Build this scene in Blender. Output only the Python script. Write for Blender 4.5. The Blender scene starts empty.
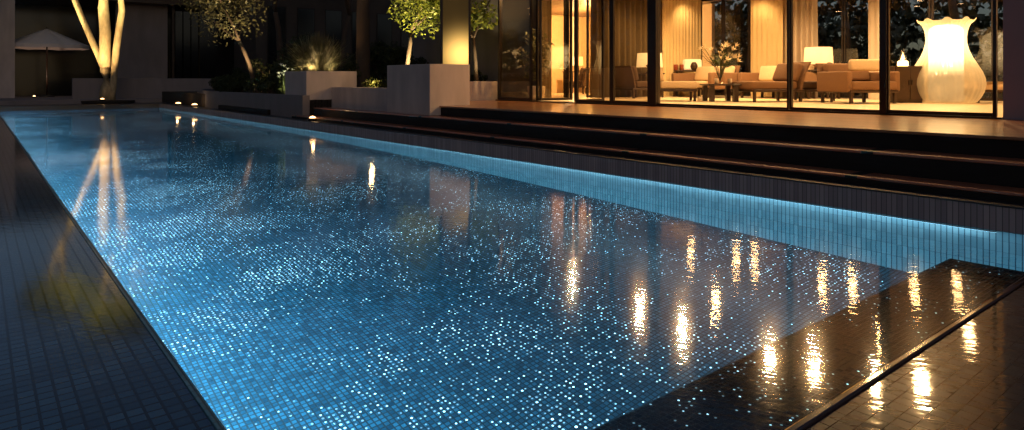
import bpy, bmesh, math, random
import numpy as np
from mathutils import Vector, Matrix
random.seed(7); rng = np.random.default_rng(11)
PI = math.pi
sc = bpy.context.scene
COL = sc.collection

# ------------------------------------------------------------------ materials
def nm(name):
    m = bpy.data.materials.new(name); m.use_nodes = True
    nt = m.node_tree; nt.nodes.clear()
    out = nt.nodes.new('ShaderNodeOutputMaterial')
    return m, nt, out
def N(nt, t, **kw):
    n = nt.nodes.new(t)
    for k, v in kw.items():
        if k.startswith('i_'):
            key = k[2:]
            key = int(key) if key.isdigit() else key.replace('_', ' ')
            n.inputs[key].default_value = v
        else: setattr(n, k, v)
    return n
def L(nt, a, b): nt.links.new(a, b)
def c4(c): return (c[0], c[1], c[2], 1)
def mth(nt, op, a, b=None, clamp=False):
    n = nt.nodes.new('ShaderNodeMath'); n.operation = op; n.use_clamp = clamp
    for i, v in enumerate((a, b)):
        if v is None: continue
        if isinstance(v, (int, float)): n.inputs[i].default_value = v
        else: nt.links.new(v, n.inputs[i])
    return n.outputs[0]
def mixc(nt, f, a, b, blend='MIX'):
    n = nt.nodes.new('ShaderNodeMix'); n.data_type = 'RGBA'; n.blend_type = blend
    for i, v in ((0, f), (6, a), (7, b)):
        if isinstance(v, (int, float)): n.inputs[i].default_value = v
        elif isinstance(v, tuple): n.inputs[i].default_value = c4(v)
        else: nt.links.new(v, n.inputs[i])
    return n.outputs[2]

def plain(name, col, rough=.6, metal=0, var=.25, scale=6, bump=.0, spec=.5, coat=0, stretch=None, sss=0):
    m, nt, out = nm(name)
    p = N(nt, 'ShaderNodeBsdfPrincipled', i_Roughness=rough, i_Metallic=metal)
    p.inputs['Specular IOR Level'].default_value = spec
    p.inputs['Coat Weight'].default_value = coat
    tc = N(nt, 'ShaderNodeTexCoord'); mp = N(nt, 'ShaderNodeMapping')
    if stretch: mp.inputs['Scale'].default_value = stretch
    L(nt, tc.outputs['Object'], mp.inputs[0])
    nz = N(nt, 'ShaderNodeTexNoise', i_Scale=scale, i_Detail=5.0); L(nt, mp.outputs[0], nz.inputs['Vector'])
    a = tuple(min(1, c*(1-var)) for c in col); b = tuple(min(1, c*(1+var)) for c in col)
    L(nt, mixc(nt, nz.outputs[0], a, b), p.inputs['Base Color'])
    rr = mth(nt, 'ADD', mth(nt, 'MULTIPLY', nz.outputs[0], .2*rough), rough*.9)
    L(nt, rr, p.inputs['Roughness'])
    if bump:
        nb = N(nt, 'ShaderNodeTexNoise', i_Scale=scale*6, i_Detail=4.0); L(nt, mp.outputs[0], nb.inputs['Vector'])
        bp = N(nt, 'ShaderNodeBump', i_Strength=1.0, i_Distance=bump); L(nt, nb.outputs[0], bp.inputs['Height'])
        L(nt, bp.outputs[0], p.inputs['Normal'])
    L(nt, p.outputs[0], out.inputs[0])
    return m

def emit(name, col, s, falloff=None):
    m, nt, out = nm(name)
    e = N(nt, 'ShaderNodeEmission', i_Strength=s); e.inputs[0].default_value = c4(col)
    L(nt, e.outputs[0], out.inputs[0])
    return m

def leafmat(name, c1, c2, emis=0):
    m, nt, out = nm(name)
    oi = N(nt, 'ShaderNodeNewGeometry')
    nz = N(nt, 'ShaderNodeTexWhiteNoise'); nz.noise_dimensions = '1D'
    L(nt, oi.outputs['Random Per Island'], nz.inputs['W'])
    col = mixc(nt, nz.outputs[0], c1, c2)
    d = N(nt, 'ShaderNodeBsdfDiffuse'); t = N(nt, 'ShaderNodeBsdfTranslucent'); g = N(nt, 'ShaderNodeBsdfGlossy', i_Roughness=.45)
    g.inputs[0].default_value = (.3, .3, .25, 1)
    L(nt, col, d.inputs[0]); L(nt, col, t.inputs[0])
    mx = N(nt, 'ShaderNodeMixShader', i_Fac=.4); L(nt, d.outputs[0], mx.inputs[1]); L(nt, t.outputs[0], mx.inputs[2])
    m2 = N(nt, 'ShaderNodeMixShader', i_Fac=.08); L(nt, mx.outputs[0], m2.inputs[1]); L(nt, g.outputs[0], m2.inputs[2])
    L(nt, m2.outputs[0], out.inputs[0])
    return m

def tilemat(name, axes, size, cols, grout, gw=.06, rough=.15, star=None, coat=0, patch=None, bump=.0006, film=0, coatr=.05):
    """small tiles on a world grid. axes: two of 'XYZ'; size: (m, m); cols: (dark, light)"""
    m, nt, out = nm(name)
    g = N(nt, 'ShaderNodeNewGeometry'); s = N(nt, 'ShaderNodeSeparateXYZ'); L(nt, g.outputs['Position'], s.inputs[0])
    u = mth(nt, 'DIVIDE', s.outputs[axes[0]], size[0]); v = mth(nt, 'DIVIDE', s.outputs[axes[1]], size[1])
    fu, fv = mth(nt, 'FRACT', u), mth(nt, 'FRACT', v)
    iu, iv = mth(nt, 'FLOOR', u), mth(nt, 'FLOOR', v)
    cv = N(nt, 'ShaderNodeCombineXYZ'); L(nt, iu, cv.inputs[0]); L(nt, iv, cv.inputs[1])
    wn = N(nt, 'ShaderNodeTexWhiteNoise'); wn.noise_dimensions = '2D'; L(nt, cv.outputs[0], wn.inputs['Vector'])
    def edge(f, w):
        d = mth(nt, 'ABSOLUTE', mth(nt, 'SUBTRACT', f, .5))
        return mth(nt, 'GREATER_THAN', d, .5-w)
    asp = size[0]/size[1]
    gm = mth(nt, 'MAXIMUM', edge(fu, gw), edge(fv, gw*asp))
    big = N(nt, 'ShaderNodeTexNoise', i_Scale=1.1, i_Detail=3.0); L(nt, g.outputs['Position'], big.inputs['Vector'])
    f = wn.outputs[0]
    if patch:
        pn = N(nt, 'ShaderNodeTexNoise', i_Scale=patch, i_Detail=2.0); L(nt, cv.outputs[0], pn.inputs['Vector'])
        f = mth(nt, 'ADD', mth(nt, 'MULTIPLY', f, .45), mth(nt, 'MULTIPLY', mth(nt, 'GREATER_THAN', pn.outputs[0], .5), .55))
    col = mixc(nt, f, cols[0], cols[1])
    col = mixc(nt, mth(nt, 'MULTIPLY', big.outputs[0], .5), col, tuple(c*.45 for c in cols[0]))
    col = mixc(nt, gm, col, grout)
    p = N(nt, 'ShaderNodeBsdfPrincipled'); L(nt, col, p.inputs['Base Color'])
    p.inputs['Coat Weight'].default_value = coat; p.inputs['Coat Roughness'].default_value = coatr
    if coat: p.inputs['Specular IOR Level'].default_value = .05
    L(nt, mth(nt, 'ADD', mth(nt, 'MULTIPLY', gm, .4), rough), p.inputs['Roughness'])
    if bump:
        hgt = mth(nt, 'SUBTRACT', 1.0, gm)
        hb = mth(nt, 'ADD', hgt, mth(nt, 'MULTIPLY', wn.outputs[0], .3))
        bp = N(nt, 'ShaderNodeBump', i_Strength=.5, i_Distance=bump); L(nt, hb, bp.inputs['Height']); L(nt, bp.outputs[0], p.inputs['Normal'])
    if film:
        mpf = N(nt, 'ShaderNodeMapping', vector_type='TEXTURE'); mpf.inputs['Rotation'].default_value = (0, 0, math.radians(32)); mpf.inputs['Scale'].default_value = (1, 4.5, 1); L(nt, g.outputs['Position'], mpf.inputs[0])
        nf = N(nt, 'ShaderNodeTexNoise', i_Scale=24.0, i_Detail=3.0); L(nt, mpf.outputs[0], nf.inputs['Vector'])
        bf = N(nt, 'ShaderNodeBump', i_Strength=1.0, i_Distance=film); L(nt, nf.outputs[0], bf.inputs['Height']); L(nt, bf.outputs[0], p.inputs['Coat Normal'])
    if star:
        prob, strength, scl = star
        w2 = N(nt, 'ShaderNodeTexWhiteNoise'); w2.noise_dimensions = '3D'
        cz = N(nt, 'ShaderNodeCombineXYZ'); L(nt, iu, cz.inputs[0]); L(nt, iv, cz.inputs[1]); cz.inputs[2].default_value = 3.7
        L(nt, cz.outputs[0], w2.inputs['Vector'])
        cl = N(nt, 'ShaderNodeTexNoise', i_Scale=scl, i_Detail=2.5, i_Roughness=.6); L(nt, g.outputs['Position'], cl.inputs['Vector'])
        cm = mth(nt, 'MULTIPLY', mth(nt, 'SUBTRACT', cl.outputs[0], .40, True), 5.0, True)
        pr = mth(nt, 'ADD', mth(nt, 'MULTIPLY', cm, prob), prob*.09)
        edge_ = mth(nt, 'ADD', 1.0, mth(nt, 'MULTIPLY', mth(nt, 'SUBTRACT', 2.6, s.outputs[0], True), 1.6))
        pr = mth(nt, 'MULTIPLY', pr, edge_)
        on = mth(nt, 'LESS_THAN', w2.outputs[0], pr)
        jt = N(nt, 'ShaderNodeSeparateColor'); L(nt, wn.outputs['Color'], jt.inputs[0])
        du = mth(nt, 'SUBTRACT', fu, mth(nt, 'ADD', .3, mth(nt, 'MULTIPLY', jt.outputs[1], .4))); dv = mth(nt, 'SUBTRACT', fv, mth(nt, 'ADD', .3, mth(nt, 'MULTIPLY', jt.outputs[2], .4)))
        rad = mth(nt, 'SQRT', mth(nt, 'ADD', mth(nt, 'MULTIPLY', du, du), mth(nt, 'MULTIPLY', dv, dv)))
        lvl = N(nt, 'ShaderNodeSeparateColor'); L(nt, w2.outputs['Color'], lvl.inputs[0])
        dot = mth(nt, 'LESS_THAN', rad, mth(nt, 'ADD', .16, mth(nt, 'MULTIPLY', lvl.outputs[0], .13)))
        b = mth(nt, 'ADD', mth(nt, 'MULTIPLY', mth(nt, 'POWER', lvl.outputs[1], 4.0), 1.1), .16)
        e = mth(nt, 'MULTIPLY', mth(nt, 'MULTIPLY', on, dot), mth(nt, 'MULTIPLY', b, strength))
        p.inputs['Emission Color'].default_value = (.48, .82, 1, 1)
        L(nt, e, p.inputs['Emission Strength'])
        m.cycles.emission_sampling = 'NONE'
    L(nt, p.outputs[0], out.inputs[0])
    return m

def water_mat():
    m, nt, out = nm('pool_water')
    g = N(nt, 'ShaderNodeNewGeometry')
    n1 = N(nt, 'ShaderNodeTexNoise', i_Scale=2.2, i_Detail=2.0); L(nt, g.outputs['Position'], n1.inputs['Vector'])
    mp = N(nt, 'ShaderNodeMapping', vector_type='TEXTURE'); mp.inputs['Rotation'].default_value = (0, 0, math.radians(32)); mp.inputs['Scale'].default_value = (1, 4.5, 1); L(nt, g.outputs['Position'], mp.inputs[0])
    n2 = N(nt, 'ShaderNodeTexNoise', i_Scale=14.0, i_Detail=2.0); L(nt, mp.outputs[0], n2.inputs['Vector'])
    n3 = N(nt, 'ShaderNodeTexNoise', i_Scale=55.0, i_Detail=1.0); L(nt, mp.outputs[0], n3.inputs['Vector'])
    h = mth(nt, 'ADD', mth(nt, 'ADD', mth(nt, 'MULTIPLY', n1.outputs[0], WAVE[0]), mth(nt, 'MULTIPLY', n2.outputs[0], WAVE[1])), mth(nt, 'MULTIPLY', n3.outputs[0], WAVE[2]))
    sy = N(nt, 'ShaderNodeSeparateXYZ'); L(nt, g.outputs['Position'], sy.inputs[0])
    calm = N(nt, 'ShaderNodeMapRange'); L(nt, sy.outputs[1], calm.inputs[0]); calm.inputs[1].default_value = 5; calm.inputs[2].default_value = 15; calm.inputs[3].default_value = 1; calm.inputs[4].default_value = .25
    h = mth(nt, 'MULTIPLY', h, calm.outputs[0])
    bp = N(nt, 'ShaderNodeBump', i_Strength=1.0, i_Distance=1.0); L(nt, h, bp.inputs['Height'])
    r = N(nt, 'ShaderNodeBsdfRefraction', i_IOR=1.33, i_Roughness=.0); r.inputs[0].default_value = (.80, .95, 1, 1)
    gl = N(nt, 'ShaderNodeBsdfGlossy', i_Roughness=.02); gl.inputs[0].default_value = (1, 1, 1, 1)
    fr = N(nt, 'ShaderNodeFresnel', i_IOR=1.33)
    g2 = N(nt, 'ShaderNodeBsdfGlossy', i_Roughness=.11)
    for n in (r, gl, g2, fr): L(nt, bp.outputs[0], n.inputs['Normal'])
    bp2 = N(nt, 'ShaderNodeBump', i_Strength=.9, i_Distance=1.0); L(nt, mth(nt, 'MULTIPLY', n1.outputs[0], WAVE[0]), bp2.inputs['Height']); L(nt, bp2.outputs[0], r.inputs['Normal'])
    gm = N(nt, 'ShaderNodeMixShader', i_Fac=.3); L(nt, gl.outputs[0], gm.inputs[1]); L(nt, g2.outputs[0], gm.inputs[2])
    f = mth(nt, 'MINIMUM', mth(nt, 'MULTIPLY', fr.outputs[0], 1.25), FMAX)
    mx = N(nt, 'ShaderNodeMixShader'); L(nt, f, mx.inputs[0]); L(nt, r.outputs[0], mx.inputs[1]); L(nt, gm.outputs[0], mx.inputs[2])
    L(nt, mx.outputs[0], out.inputs[0])
    return m
WAVE = (.0010, .00050, .00050); FMAX = .78

def glass_mat(name, tint=(.93, .93, .9), refl=1.0):
    m, nt, out = nm(name)
    t = N(nt, 'ShaderNodeBsdfTransparent'); t.inputs[0].default_value = c4(tint)
    g = N(nt, 'ShaderNodeBsdfGlossy', i_Roughness=.01)
    f = N(nt, 'ShaderNodeLayerWeight', i_Blend=.5)
    sch = mth(nt, 'ADD', mth(nt, 'MULTIPLY', mth(nt, 'POWER', f.outputs['Facing'], 5.0), .9), .07)
    mx = N(nt, 'ShaderNodeMixShader'); L(nt, mth(nt, 'MULTIPLY', sch, refl, True), mx.inputs[0])
    L(nt, t.outputs[0], mx.inputs[1]); L(nt, g.outputs[0], mx.inputs[2]); L(nt, mx.outputs[0], out.inputs[0])
    return m

def wood(name, c1, c2, rough=.35, scale=(1, 12, 12), plank=None, coat=0):
    m, nt, out = nm(name)
    g = N(nt, 'ShaderNodeNewGeometry'); mp = N(nt, 'ShaderNodeMapping'); mp.inputs['Scale'].default_value = scale
    L(nt, g.outputs['Position'], mp.inputs[0])
    nz = N(nt, 'ShaderNodeTexNoise', i_Scale=3.0, i_Detail=6.0, i_Distortion=.6); L(nt, mp.outputs[0], nz.inputs['Vector'])
    col = mixc(nt, nz.outputs[0], c1, c2)
    p = N(nt, 'ShaderNodeBsdfPrincipled'); p.inputs['Coat Weight'].default_value = coat; p.inputs['Coat Roughness'].default_value = .12
    bh = nz.outputs[0]
    if plank:
        s = N(nt, 'ShaderNodeSeparateXYZ'); L(nt, g.outputs['Position'], s.inputs[0])
        q = mth(nt, 'DIVIDE', s.outputs[plank[0]], plank[1]); fr = mth(nt, 'FRACT', q)
        gap = mth(nt, 'LESS_THAN', fr, .04)
        w = N(nt, 'ShaderNodeTexWhiteNoise'); w.noise_dimensions = '1D'; L(nt, mth(nt, 'FLOOR', q), w.inputs['W'])
        col = mixc(nt, mth(nt, 'MULTIPLY', w.outputs[0], .5), col, tuple(x*.4 for x in c1))
        col = mixc(nt, gap, col, (.002, .002, .002))
        bh = mth(nt, 'SUBTRACT', mth(nt, 'MULTIPLY', nz.outputs[0], .15), gap)
    L(nt, col, p.inputs['Base Color'])
    L(nt, mth(nt, 'ADD', mth(nt, 'MULTIPLY', nz.outputs[0], .25), rough-.1), p.inputs['Roughness'])
    bp = N(nt, 'ShaderNodeBump', i_Strength=.4, i_Distance=.003); L(nt, bh, bp.inputs['Height']); L(nt, bp.outputs[0], p.inputs['Normal'])
    L(nt, p.outputs[0], out.inputs[0])
    return m

def shade_mat(name, col, s, zmid=None, k=0):
    """lit fabric lamp shade: translucent cloth plus the bulb's own glow, brighter round the bulb"""
    m, nt, out = nm(name)
    tc = N(nt, 'ShaderNodeTexCoord')
    ln = N(nt, 'ShaderNodeVectorMath', operation='LENGTH'); L(nt, tc.outputs['Object'], ln.inputs[0])
    a = mth(nt, 'SUBTRACT', 1.25, mth(nt, 'MULTIPLY', ln.outputs['Value'], 1.9), True)
    e = N(nt, 'ShaderNodeEmission'); e.inputs[0].default_value = c4(col); L(nt, mth(nt, 'MULTIPLY', mth(nt, 'ADD', a, .25), s), e.inputs[1])
    d = N(nt, 'ShaderNodeBsdfDiffuse'); d.inputs[0].default_value = (.7, .6, .45, 1)
    ad = N(nt, 'ShaderNodeAddShader'); L(nt, e.outputs[0], ad.inputs[0]); L(nt, d.outputs[0], ad.inputs[1]); L(nt, ad.outputs[0], out.inputs[0])
    return m

WARM = (1, .61, .26)
M = {}
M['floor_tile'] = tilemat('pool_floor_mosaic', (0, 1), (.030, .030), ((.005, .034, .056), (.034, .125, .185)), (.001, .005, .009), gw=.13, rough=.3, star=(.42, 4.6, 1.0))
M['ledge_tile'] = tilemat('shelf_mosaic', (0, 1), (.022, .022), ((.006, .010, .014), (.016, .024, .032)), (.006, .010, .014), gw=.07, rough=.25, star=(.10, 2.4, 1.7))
M['wall_tile'] = tilemat('pool_wall_finger_tile', (1, 2), (.036, .30), ((.24, .36, .39), (.42, .54, .56)), (.012, .05, .08), gw=.09, rough=.3, bump=.002)
M['riser_tile'] = tilemat('waterline_tile', (1, 2), (.036, .30), ((.42, .33, .34), (.62, .48, .48)), (.12, .10, .10), gw=.07, rough=.2)
M['terrace_tile'] = tilemat('wet_terrace_mosaic', (0, 1), (.05, .05), ((.008, .045, .10), (.05, .16, .27)), (.002, .005, .010), gw=.09, rough=.22, coat=1.0, patch=.16, bump=.0002, film=.0004, coatr=.085)
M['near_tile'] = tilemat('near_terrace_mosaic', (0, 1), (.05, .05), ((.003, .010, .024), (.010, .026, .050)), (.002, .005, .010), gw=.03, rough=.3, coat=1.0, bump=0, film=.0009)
M['edge_tile'] = tilemat('rim_tile', (1, 0), (.05, .05), ((.12, .32, .40), (.2, .45, .55)), (.05, .12, .16), gw=.05, rough=.2)
M['copper'] = plain('wet_stone_trim', (.05, .03, .022), .12, 0, .3, 20, coat=1)
M['coping'] = plain('dark_coping', (.03, .028, .032), .3, var=.3, scale=8, coat=.3)
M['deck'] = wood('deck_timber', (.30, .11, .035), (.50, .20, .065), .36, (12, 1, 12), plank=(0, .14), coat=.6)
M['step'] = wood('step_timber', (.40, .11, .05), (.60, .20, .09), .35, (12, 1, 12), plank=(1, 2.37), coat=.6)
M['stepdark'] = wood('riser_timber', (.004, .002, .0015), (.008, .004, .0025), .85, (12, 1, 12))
M['plaster'] = plain('grey_render', (.54, .455, .42), .85, var=.35, scale=2.6, stretch=(1.6, 1.6, .5), bump=.002)
M['plaster_d'] = plain('dark_render', (.22, .19, .19), .85, var=.3, scale=1.6, stretch=(1.6, 1.6, .5), bump=.002)
M['housewall'] = plain('house_render', (.22, .20, .24), .85, var=.1, scale=3, bump=.001)
M['cream'] = plain('cream_plaster', (.66, .52, .34), .8, var=.06, scale=2)
M['ceil'] = wood('ceiling_boards', (.20, .135, .09), (.30, .21, .14), .5, (12, 1, 12), plank=(0, .18))
M['carpet'] = plain('cream_floor', (.72, .58, .38), .45, var=.08, scale=5, bump=.0005, coat=.15)
M['bronze'] = plain('dark_bronze', (.018, .011, .008), .35, .3, .2, 10)
M['glass'] = glass_mat('pane_glass', (.95, .93, .88), 1.1)
M['glass_d'] = glass_mat('smoked_glass', (.74, .68, .56), 1.0)
M['curtain'] = plain('cream_curtain', (.66, .50, .26), .9, var=.1, scale=3)
M['curtain_w'] = plain('pale_curtain', (.5, .42, .34), .9, var=.1, scale=3)
M['curtain_b'] = plain('brown_curtain', (.10, .07, .035), .9, var=.2, scale=3)
M['frame_w'] = plain('dark_wood', (.035, .016, .008), .35, var=.3, scale=10, stretch=(1, 1, 8))
M['fab_d'] = plain('brown_fabric', (.07, .038, .022), .9, var=.15, scale=30, bump=.0008)
M['fab_m'] = plain('tan_fabric', (.19, .10, .05), .9, var=.12, scale=30, bump=.0008)
M['fab_l'] = plain('cream_fabric', (.66, .50, .32), .9, var=.08, scale=30, bump=.0008)
M['ceramic'] = plain('white_ceramic', (.6, .5, .38), .25, var=.1, scale=6)
M['redc'] = plain('red_lacquer', (.25, .05, .02), .25)
M['petal'] = plain('white_petal', (.85, .72, .48), .6, var=.15, scale=20)
M['petal_g'] = plain('garden_petal', (.8, .8, .6), .6, var=.15, scale=20)
M['soil'] = plain('soil', (.03, .022, .015), .95, var=.4, scale=8, bump=.01)
M['ground'] = plain('ground', (.035, .033, .032), .9, var=.3, scale=.7, bump=.004)
M['bark'] = plain('pale_bark', (.42, .34, .20), .85, var=.75, scale=11, bump=.035, stretch=(1, 1, .3))
M['bark_d'] = plain('dark_bark', (.07, .045, .03), .9, var=.4, scale=14, bump=.01, stretch=(1, 1, .3))
M['canvas'] = plain('umbrella_canvas', (.75, .66, .62), .9, var=.08, scale=4)
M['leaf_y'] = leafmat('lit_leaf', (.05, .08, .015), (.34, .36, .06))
M['leaf'] = leafmat('leaf', (.035, .055, .015), (.09, .11, .03))
M['leaf_d'] = leafmat('dark_leaf', (.02, .032, .014), (.06, .075, .03))
M['leaf_o'] = leafmat('olive_leaf', (.10, .10, .05), (.20, .18, .09))
M['led'] = emit('pool_led', (.5, .82, 1.0), 3)
M['spot'] = emit('ceiling_lens', (1, .60, .27), 30)
M['spot_f'] = emit('ground_lens', (1, .52, .20), 30)
M['lampcore'] = emit('lamp_core', (1, .72, .38), 9)
M['lampcore2'] = emit('lamp_core_low', (1, .66, .32), 1.0)
M['candle'] = emit('flame', (1, .6, .22), 9)
M['shade'] = shade_mat('lamp_shade_cloth', (1, .58, .22), 1.5)
M['dimglow'] = emit('bulb_glow', (1, .62, .28), 6)
M['nwin'] = plain('dark_window', (.006, .006, .008), .15, var=.2, scale=3)
M['water'] = water_mat()
M['nightwall'] = plain('dark_brown_render', (.06, .048, .042), .9, var=.4, scale=1.5, bump=.002)

# ------------------------------------------------------------------ helpers
def setp(o, label=None, cat=None, group=None, kind=None):
    if label: o['label'] = label
    if cat: o['category'] = cat
    if group: o['group'] = group
    if kind: o['kind'] = kind
    return o
def mesh(name, verts, faces, mat, parent=None, smooth=False, loc=None):
    me = bpy.data.meshes.new(name); me.from_pydata([tuple(v) for v in verts], [], faces); me.update()
    if smooth: me.polygons.foreach_set('use_smooth', [True]*len(me.polygons))
    me.materials.append(mat if not isinstance(mat, str) else M[mat])
    o = bpy.data.objects.new(name, me); COL.objects.link(o)
    if parent: o.parent = parent
    if loc: o.location = loc
    return o
def empty(name, loc=(0, 0, 0), rz=0, label=None, cat=None, group=None, parent=None):
    o = bpy.data.objects.new(name, None); COL.objects.link(o); o.location = loc; o.rotation_euler = (0, 0, rz)
    o.empty_display_size = .1
    if parent: o.parent = parent
    return setp(o, label, cat, group)
class B:
    """collects shapes into one bmesh"""
    def __init__(s): s.bm = bmesh.new()
    def box(s, x0, x1, y0, y1, z0, z1, bev=0, seg=2, rot=None, piv=None):
        r = bmesh.ops.create_cube(s.bm, size=1)
        vs = r['verts']
        for v in vs:
            v.co = Vector(((x0+x1)/2+v.co.x*(x1-x0), (y0+y1)/2+v.co.y*(y1-y0), (z0+z1)/2+v.co.z*(z1-z0)))
        if bev:
            es = list({e for v in vs for e in v.link_edges})
            q = bmesh.ops.bevel(s.bm, geom=es, offset=bev, segments=seg, profile=.5, affect='EDGES')
            vs = list({v for f in q['faces'] for v in f.verts} | {v for v in vs if v.is_valid})
        if rot:
            bmesh.ops.rotate(s.bm, verts=vs, cent=piv or Vector(((x0+x1)/2, (y0+y1)/2, (z0+z1)/2)), matrix=rot)
        return s
    def tube(s, pts, rad, n=10, cap=True):
        pts = [Vector(p) for p in pts]
        rad = rad if isinstance(rad, (list, tuple)) else [rad]*len(pts)
        rings = []
        up = Vector((0, 0, 1))
        for i, p in enumerate(pts):
            d = (pts[min(i+1, len(pts)-1)]-pts[max(i-1, 0)]).normalized()
            a = d.cross(up)
            if a.length < .05: a = d.cross(Vector((0, 1, 0)))
            a.normalize(); b = d.cross(a).normalized()
            rings.append([s.bm.verts.new(p+(a*math.cos(2*PI*k/n)+b*math.sin(2*PI*k/n))*rad[i]) for k in range(n)])
        for i in range(len(rings)-1):
            for k in range(n):
                s.bm.faces.new((rings[i][k], rings[i][(k+1) % n], rings[i+1][(k+1) % n], rings[i+1][k]))
        if cap: s.bm.faces.new(rings[0]); s.bm.faces.new(rings[-1])
        return s
    def lathe(s, prof, c=(0, 0, 0), n=32, rib=0, ribn=24, capb=True):
        rings = []
        for r, z in prof:
            ring = []
            for k in range(n):
                a = 2*PI*k/n; rr = r*(1+rib*math.cos(a*ribn))
                ring.append(s.bm.verts.new((c[0]+rr*math.cos(a), c[1]+rr*math.sin(a), c[2]+z)))
            rings.append(ring)
        for i in range(len(rings)-1):
            for k in range(n):
                s.bm.faces.new((rings[i][k], rings[i][(k+1) % n], rings[i+1][(k+1) % n], rings[i+1][k]))
        if capb: s.bm.faces.new(rings[0])
        return s
    def prism(s, pts, y0, y1):
        """xz polygon extruded in y"""
        a = [s.bm.verts.new((x, y0, z)) for x, z in pts]; b = [s.bm.verts.new((x, y1, z)) for x, z in pts]
        s.bm.faces.new(a); s.bm.faces.new(list(reversed(b)))
        n = len(pts)
        for i in range(n): s.bm.faces.new((a[i], a[(i+1) % n], b[(i+1) % n], b[i]))
        return s
    def out(s, name, mat, parent=None, smooth=False, loc=None, ang=None):
        bmesh.ops.recalc_face_normals(s.bm, faces=s.bm.faces)
        me = bpy.data.meshes.new(name); s.bm.to_mesh(me); s.bm.free()
        me.materials.append(M[mat] if isinstance(mat, str) else mat)
        if smooth: me.polygons.foreach_set('use_smooth', [True]*len(me.polygons))
        o = bpy.data.objects.new(name, me); COL.objects.link(o)
        if parent: o.parent = parent
        if loc: o.location = loc
        return o
def struct(o): o['kind'] = 'structure'; return o
def copy_tree(o, parent=None):
    c = o.copy(); COL.objects.link(c); c.parent = parent
    for ch in list(o.children): copy_tree(ch, c)
    return c

# ------------------------------------------------------------------ pool (X across, Y along, Z=0 water level)
XL, XR, YN, YF, DEP = .56, 5.29, .97, 27.3, 1.5
GZ = .05
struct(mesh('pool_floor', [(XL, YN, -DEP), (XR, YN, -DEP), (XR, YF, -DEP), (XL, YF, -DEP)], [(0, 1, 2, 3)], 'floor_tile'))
# long wall towards the steps, end walls, near wall: each its own sheet
struct(mesh('pool_wall', [(XR, YN, -DEP), (XR, YF, -DEP), (XR, YF, -.004), (XR, YN, -.004)], [(0, 1, 2, 3)], 'wall_tile'))
struct(mesh('pool_wall', [(XL, YN, -DEP), (XL, YF, -DEP), (XL, YF, -.002), (XL, YN, -.002)], [(0, 1, 2, 3)], 'wall_tile'))
wm = tilemat('pool_end_tile', (0, 2), (.036, .30), ((.03, .12, .2), (.06, .2, .3)), (.012, .05, .08), gw=.09, rough=.3)
struct(mesh('pool_wall', [(XL, YF, -DEP), (XR, YF, -DEP), (XR, YF, .0), (XL, YF, .0)], [(0, 1, 2, 3)], wm))
struct(mesh('pool_wall', [(XL, YN, -DEP), (XR, YN, -DEP), (XR, YN, .0), (XL, YN, .0)], [(0, 1, 2, 3)], wm))
struct(mesh('water', [(XL, YN, 0), (XR, YN, 0), (XR, YF, 0), (XL, YF, 0)], [(0, 1, 2, 3)], 'water'))
# submerged shelf at the near end, stopping short of the long wall
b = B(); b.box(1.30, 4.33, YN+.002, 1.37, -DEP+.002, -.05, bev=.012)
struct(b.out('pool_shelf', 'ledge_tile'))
# wet mosaic terraces beside and in front of the pool
b = B(); b.box(-14, XL-.024, -6, 30.0, -.4, -.002); struct(b.out('side_terrace', 'terrace_tile'))
b = B(); b.box(XL-.022, XL-.001, YN, YF, -.3, .003, bev=.002); struct(b.out('pool_rim', 'edge_tile'))
b = B(); b.box(XL-.043, 12, -6, YN-.036, -.4, .012); struct(b.out('near_terrace', 'near_tile'))
b = B(); b.box(XL-.043, 5.285, YN-.034, YN-.001, -.3, .022, bev=.009, seg=3); struct(b.out('pool_lip', 'copper'))
# waterline riser and coping along the steps
b = B(); b.box(XR+.001, XR+.05, YN-.03, YF, -.003, .162); struct(b.out('waterline_riser', 'riser_tile'))
b = B(); b.box(XR-.004, 5.55, YN-.03, YF, .164, .176, bev=.003); struct(b.out('pool_coping', 'coping'))
# underwater led strips, one along each long wall
t = empty('light_strip', (XR, 14, 0), label='pale blue underwater light strip below the waterline under the timber steps', cat='pool light', group='underwater light strips')
B().box(-.030, -.001, -12.6, 12.8, -.035, -.022).out('housing', 'coping', t)
B().box(-.028, -.004, -12.6, 12.8, -.043, -.0355).out('lens', 'led', t)
t2 = empty('light_strip', (XL, 14, 0), label='pale blue underwater light strip along the edge beside the dark wet terrace', cat='pool light', group='underwater light strips')
B().box(.001, .03, -12.6, 12.8, -.40, -.385).out('housing', 'coping', t2)
B().box(.004, .028, -12.6, 12.8, -.42, -.4005).out('lens', 'led', t2)

def light(kind, name, loc, energy, col, par=None, rot=None, **kw):
    d = bpy.data.lights.new(name, kind); d.energy = energy; d.color = col
    for k, v_ in kw.items(): setattr(d, k, v_)
    o = bpy.data.objects.new(name, d); COL.objects.link(o); o.location = loc
    if rot: o.rotation_euler = rot
    if par: o.parent = par
    return o
light('AREA', 'strip_light', (-.06, .1, -.045), 190, (.50, .82, 1), t, shape='RECTANGLE', size=.03, size_y=25.2)
light('AREA', 'strip_light', (.05, .1, -.62), 1050, (.26, .72, 1), t2, rot=(0, -math.radians(4), 0), shape='RECTANGLE', size=.03, size_y=25.2)
light('AREA', 'strip_light', (.05, .1, -.36), 980, (.30, .72, 1), t2, rot=(0, -math.radians(80), 0), shape='RECTANGLE', size=.03, size_y=25.2)  # extra unseen lamp facing across the pool, added to brighten the right wall
# ------------------------------------------------------------------ ground, garden levels
GX = 400
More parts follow.
